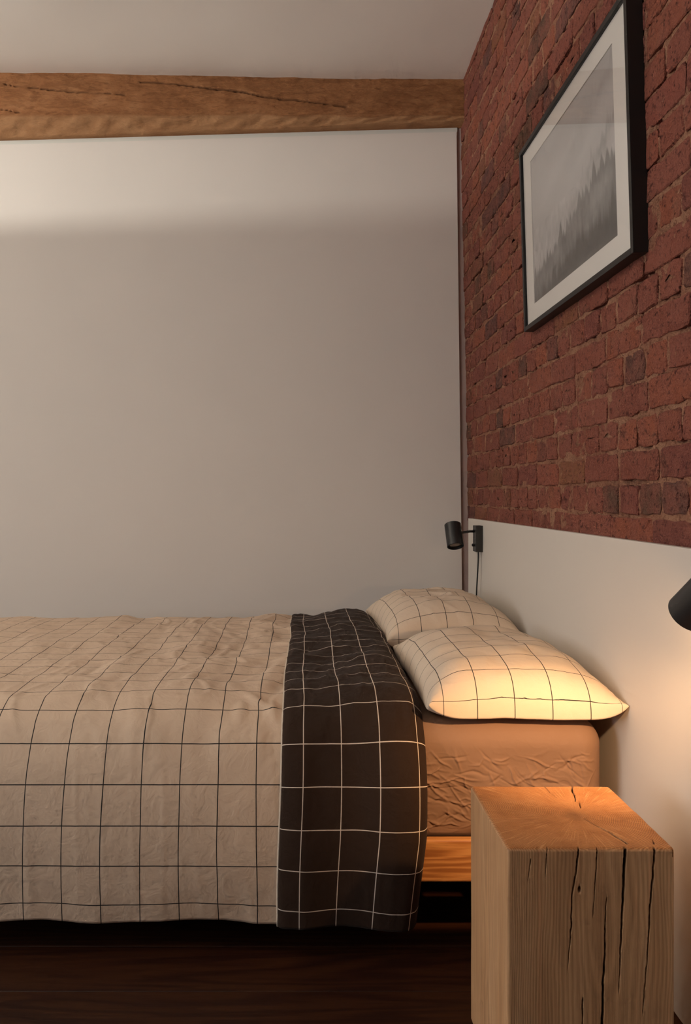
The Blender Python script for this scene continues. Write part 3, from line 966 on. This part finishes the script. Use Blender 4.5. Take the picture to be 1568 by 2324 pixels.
def oak_disp(P, N):
    x, y, z = P[:, 0], P[:, 1], P[:, 2]
    sp = np.zeros(len(P))
    fr = (N[:, 1] < -0.3) | ((N[:, 2] > .3) & (y < SY0 + .004))
    for pts, w0, w1 in F_CR:
        d, t = seg_dist(x + 0.0008 * fbm(x * 0 + pts[0][0] * 50, z * 70, 2), z, pts)
        w = w0 + (w1 - w0) * t
        sp = np.maximum(sp, np.where(fr, np.clip(1.7 - d / w, 0, 1), 0))
    tp = N[:, 2] > 0.5
    for pts, w0, w1 in T_CR:
        d, t = seg_dist(x + 0.001 * fbm(x * 60, y * 60, 2), y, pts)
        w = w0 + (w1 - w0) * t
        sp = np.maximum(sp, np.where(tp, np.clip(1.7 - d / w, 0, 1), 0))
    split_store['v'] = sp
    return -0.012 * sp + 0.0006 * fbm(x * 20, z * 6 + y * 20, 2)
xs = np.arange(SX0, SX1 + .0001, 0.0008); xs[-1] = SX1
ysb = np.linspace(SY0, SY1, 152)
zsb = np.concatenate([np.linspace(0, 0.49, 80)[:-1], np.linspace(0.49, SZ, 14)])
st = rounded_block('oak_block', xs, ysb, zsb, 0.007, M_OAK, None, oak_disp)
st.data.attributes.new('split', 'FLOAT', 'POINT').data.foreach_set('value', np.clip(split_store['v'] * 3.0, 0, 1).astype(np.float32))
tag(st, 'solid oak block bedside table with drying cracks and end grain top', 'side table')

# ================================================================== PICTURE
pic = empty('framed_picture', (0.8385, 1.88, 1.725))
tag(pic, 'black framed picture of a misty forest hanging on the brick wall', 'picture')
PWD, PHT, PD, FW = 0.92, 0.640, 0.040, 0.016
# local frame: +Y along the wall, +Z up, -X out of the wall
def ppart(name, lo, hi, mat, bv=0.0, parent=pic):
    return box(name, lo, hi, mat, parent, bv, 2)
ppart('frame_bar', (-PD, 0, 0), (0, FW, PHT), M_FRAME, 0.001)
ppart('frame_bar', (-PD, PWD - FW, 0), (0, PWD, PHT), M_FRAME, 0.001)
ppart('frame_bar', (-PD, FW, 0), (0, PWD - FW, FW), M_FRAME, 0.001)
ppart('frame_bar', (-PD, FW, PHT - FW), (0, PWD - FW, PHT), M_FRAME, 0.001)
ppart('backing_board', (-0.014, FW, FW), (-0.004, PWD - FW, PHT - FW), M_FRAME)
a0, a1, b0, b1 = 0.112, 0.822, 0.078, PHT - 0.072
bm = bmesh.new()
for lo, hi in (((-.030, FW, FW), (-.0275, a0, PHT - FW)), ((-.030, a1, FW), (-.0275, PWD - FW, PHT - FW)),
               ((-.030, a0, FW), (-.0275, a1, b0)), ((-.030, a0, b1), (-.0275, a1, PHT - FW))):
    bm_box(bm, lo, hi)
from_bm('mat_board', bm, M_MATB, pic)
ppart('glass_pane', (-.0345, FW, FW), (-.0325, PWD - FW, PHT - FW), M_GLASS)
# print: dark spruce ridges sinking into fog
nu, nv = 300, 210
uu = np.linspace(0, 1, nu); vv = np.linspace(0, 1, nv)
Ug, Vg = np.meshgrid(uu, vv, indexing='ij')           # u: 0 far end .. 1 near end
def trees(u, freq, h, seed):
    r = np.zeros_like(u)
    for q, (f, hh) in enumerate(((freq, 1.0), (freq * 1.73, .8), (freq * 2.9, .55), (freq * 4.7, .35))):
        x = u * f + seed * (q + 1)
        k = np.floor(x).astype(int); j = _P[(k * 13 + 31 * q) % 256, 77] - .5
        fx = np.abs(x - k - .5 - .45 * j) * 2
        hgt = _P[(k * 7 + int(seed * 3) + 11 * q) % 256, 5] ** 1.8
        r = np.maximum(r, hh * hgt * np.clip(1 - fx * 1.3, 0, 1) ** 0.7)
    return r * h
img = np.full(Ug.shape, 0.50) + 0.05 * fbm(Ug * 2 - Vg * 2, Vg * 3, 3)
def layer(img, edge, tone, fog_depth, soft, strength):
    d = edge - Vg
    m_ = np.clip(d / soft, 0, 1)
    fade = np.exp(-np.clip(d, 0, None) / fog_depth)
    k = np.clip(m_ * fade * strength, 0, 1)
    return img * (1 - k) + tone * k
wob = 0.035 * fbm(Ug * 5, Ug * 0, 4)
patch = (0.75 + .6 * fbm(Ug * 9, Vg * 9, 3)).clip(0, 1.2)
img = layer(img, 0.50 + 0.46 * Ug ** 0.9 + wob + trees(Ug, 22, .12, 2.2), 0.20, 0.085, 0.05, 0.62 * np.clip(Ug * 1.7 - 0.5, 0.0, 1) * patch)
img = layer(img, 0.16 + 0.50 * Ug + wob + trees(Ug, 18, .13, 7.9), 0.17, 0.12, 0.05, 0.70 * np.clip(Ug * 2.2 - 0.75, 0, 1) * patch)
img = layer(img, 0.20 + 0.26 * Ug ** 1.15 + 0.9 * wob + trees(Ug, 13, .17, 4.4), 0.090, 0.9, 0.03, 0.88 * (patch * .3 + .7))
img = layer(img, 0.07 + 0.16 * Ug + wob + trees(Ug, 12, .14, 9.1), 0.045, 2.0, 0.08, 0.9)
img = img * (1 + 0.12 * fbm(Ug * 40, Vg * 14, 3) * (Vg < .5))
img = np.clip(img, 0.02, 0.8)
rgb = np.stack([img * 1.00, img * 0.955, img * 0.92, np.ones_like(img)], -1)
pv = np.stack([np.full(Ug.shape, -0.0272), a1 - (a1 - a0) * Ug, b0 + (b1 - b0) * Vg], -1).reshape(-1, 3)
pr = mesh('forest_print', pv, grid_faces(nu, nv, True), M_PRINT, pic, False)
at = pr.data.attributes.new('print', 'FLOAT_COLOR', 'POINT')
at.data.foreach_set('color', rgb.reshape(-1).astype(np.float32))
pr['label'] = 'grey print of fog over a spruce slope'
pic.rotation_euler = (0, math.radians(-1.7), 0)

# ================================================================== WALL LAMPS
def wall_lamp(yc, zc, headc, direction, on, label, by0, by1):
    root = empty('wall_lamp', (XH, yc, zc))
    tag(root, label, 'lamp', 'black spot lamps on the headboard')
    def loc(p): return tuple(a - b_ for a, b_ in zip(p, (XH, yc, zc)))
    box('bracket', loc((0.791, by0, 0.883)), loc((XH, by1, 1.002)), M_BLACK, root, 0.0015, 2)
    hx, hy, hz = headc
    ym = (by0 + by1) / 2
    tube('arm', [loc((0.794, ym, 0.975)), loc((0.77, ym, 0.975)), loc((hx + 0.034, hy, hz + 0.012)), loc((hx + .030, hy, hz + .010))], 0.0055, M_BLACK, root, 12)
    kn = lathe('switch_knob', [(0.0, 0.0), (0.0055, 0.0), (0.0065, 0.002), (0.0065, 0.010), (0.005, 0.012), (0.0, 0.012)], M_BLACK, root, 16)
    kn.rotation_euler = (0, -math.pi / 2, 0); kn.location = loc((0.7915, ym, 0.913))
    R, L = 0.0375, 0.112
    head = lathe('lamp_head', [(0.0, L / 2), (R - .002, L / 2), (R, L / 2 - .002), (R, -L / 2 + .001), (R - .001, -L / 2), (R - .0035, -L / 2),
                               (R - .0035, -L / 2 + .016), (R - .006, -L / 2 + .018), (0.0, -L / 2 + .030)], M_BLACK, root, 48)
    sharp(head)
    q = Vector((0, 0, -1)).rotation_difference(Vector(direction).normalized())
    head.rotation_mode = 'QUATERNION'; head.rotation_quaternion = q
    head.location = loc(headc)
    ln = lathe('lens', [(0.0, -L / 2 + .0150), (0.020, -L / 2 + .0145), (R - .0042, -L / 2 + .0135), (R - .0042, -L / 2 + .0165), (0.0, -L / 2 + .0185)], M_LENS_ON if on else M_LENS, head, 32)
    cab = [(0.806, ym - .012, 0.884), (0.806, ym - .012, 0.85), (0.804, ym - .006, 0.78), (0.802, ym + .004, 0.70), (0.803, ym + .012, 0.62), (0.806, ym + .016, 0.54), (0.81, ym + .016, 0.30), (0.81, ym + .016, 0.02)]
    pts = []
    for k in range(len(cab) - 1):
        for t in np.linspace(0, 1, 6, endpoint=False):
            p0, p1, p2, p3 = (np.array(cab[max(0, min(len(cab) - 1, k + d))]) for d in (-1, 0, 1, 2))
            pts.append(tuple(.5 * (2 * p1 + (p2 - p0) * t + (2 * p0 - 5 * p1 + 4 * p2 - p3) * t * t + (3 * p1 - p0 - 3 * p2 + p3) * t ** 3)))
    pts.append(cab[-1])
    tube('cable', [loc(p) for p in pts], 0.0033, M_CABLE, root, 8)
    if on:
        ld = bpy.data.lights.new('reading_light', 'SPOT')
        ld.energy = READ_W; ld.color = READ_COL
        ld.spot_size = math.radians(70); ld.spot_blend = 1.0
        ld.shadow_soft_size = 0.016
        lo_ = bpy.data.objects.new('reading_light', ld); link(lo_, root)
        lo_.rotation_mode = 'QUATERNION'; lo_.rotation_quaternion = q
        d = Vector(direction).normalized()
        lo_.location = Vector(loc(headc)) + d * (L / 2 - .010)
        # the wide weak spill around the beam of the same bulb
        l2 = bpy.data.lights.new('reading_spill', 'SPOT')
        l2.energy = READ_W * 0.22; l2.color = READ_COL
        l2.spot_size = math.radians(125); l2.spot_blend = 0.8; l2.shadow_soft_size = 0.016
        o2 = bpy.data.objects.new('reading_spill', l2); link(o2, root)
        o2.rotation_mode = 'QUATERNION'; o2.rotation_quaternion = q; o2.location = lo_.location
    return root
wall_lamp(3.568, 0.883, (0.698, 3.568, 0.957), (0.03, -0.46, -0.88), False, 'small unlit black spot lamp on the headboard by the wall corner', 3.537, 3.600)
wall_lamp(1.40, 0.883, (0.704, 1.362, 0.963), (-0.152, 0.759, -0.633), True, 'black reading lamp cut off by the right edge, shining on the near pillow', 1.375, 1.438)

# added bowl uplighter, unseen on the left wall: washes the ceiling and the top of the far wall
ul = empty('added_uplighter', (X_LEFT, 1.3, 2.36))
tag(ul, 'white bowl shaped uplighter, added out of view high on the left wall', 'lamp')
bowl = lathe('bowl', [(0.0, -0.10), (0.06, -0.095), (0.115, -0.065), (0.145, -0.03), (0.158, 0.0), (0.154, 0.0), (0.141, -0.028), (0.11, -0.060), (0.058, -0.088), (0.0, -0.093)], M_WHITE, ul, 48)
bowl.location = (0.19, 0, 0)
box('wall_plate', (0, -.05, -.09), (.016, .05, .03), M_WHITE, ul, .003, 2)
tube('stem', [(0.01, 0, -.04), (0.06, 0, -.05), (0.10, 0, -.055)], .012, M_WHITE, ul, 12)
bulb = lathe('bulb', [(0.0, -0.088), (0.014, -0.086), (0.016, -0.06), (0.024, -0.045), (0.022, -0.03), (0.010, -0.0225), (0.0, -0.021)], M_BULB, ul, 20)
bulb.location = (0.19, 0, 0)
ld = bpy.data.lights.new('added_uplight', 'POINT')
ld.energy = UPLIGHT_W; ld.color = UPLIGHT_COL; ld.shadow_soft_size = 0.0035
lo_ = bpy.data.objects.new('added_uplight', ld); link(lo_, ul)
lo_.location = (0.19, 0, -0.0066)
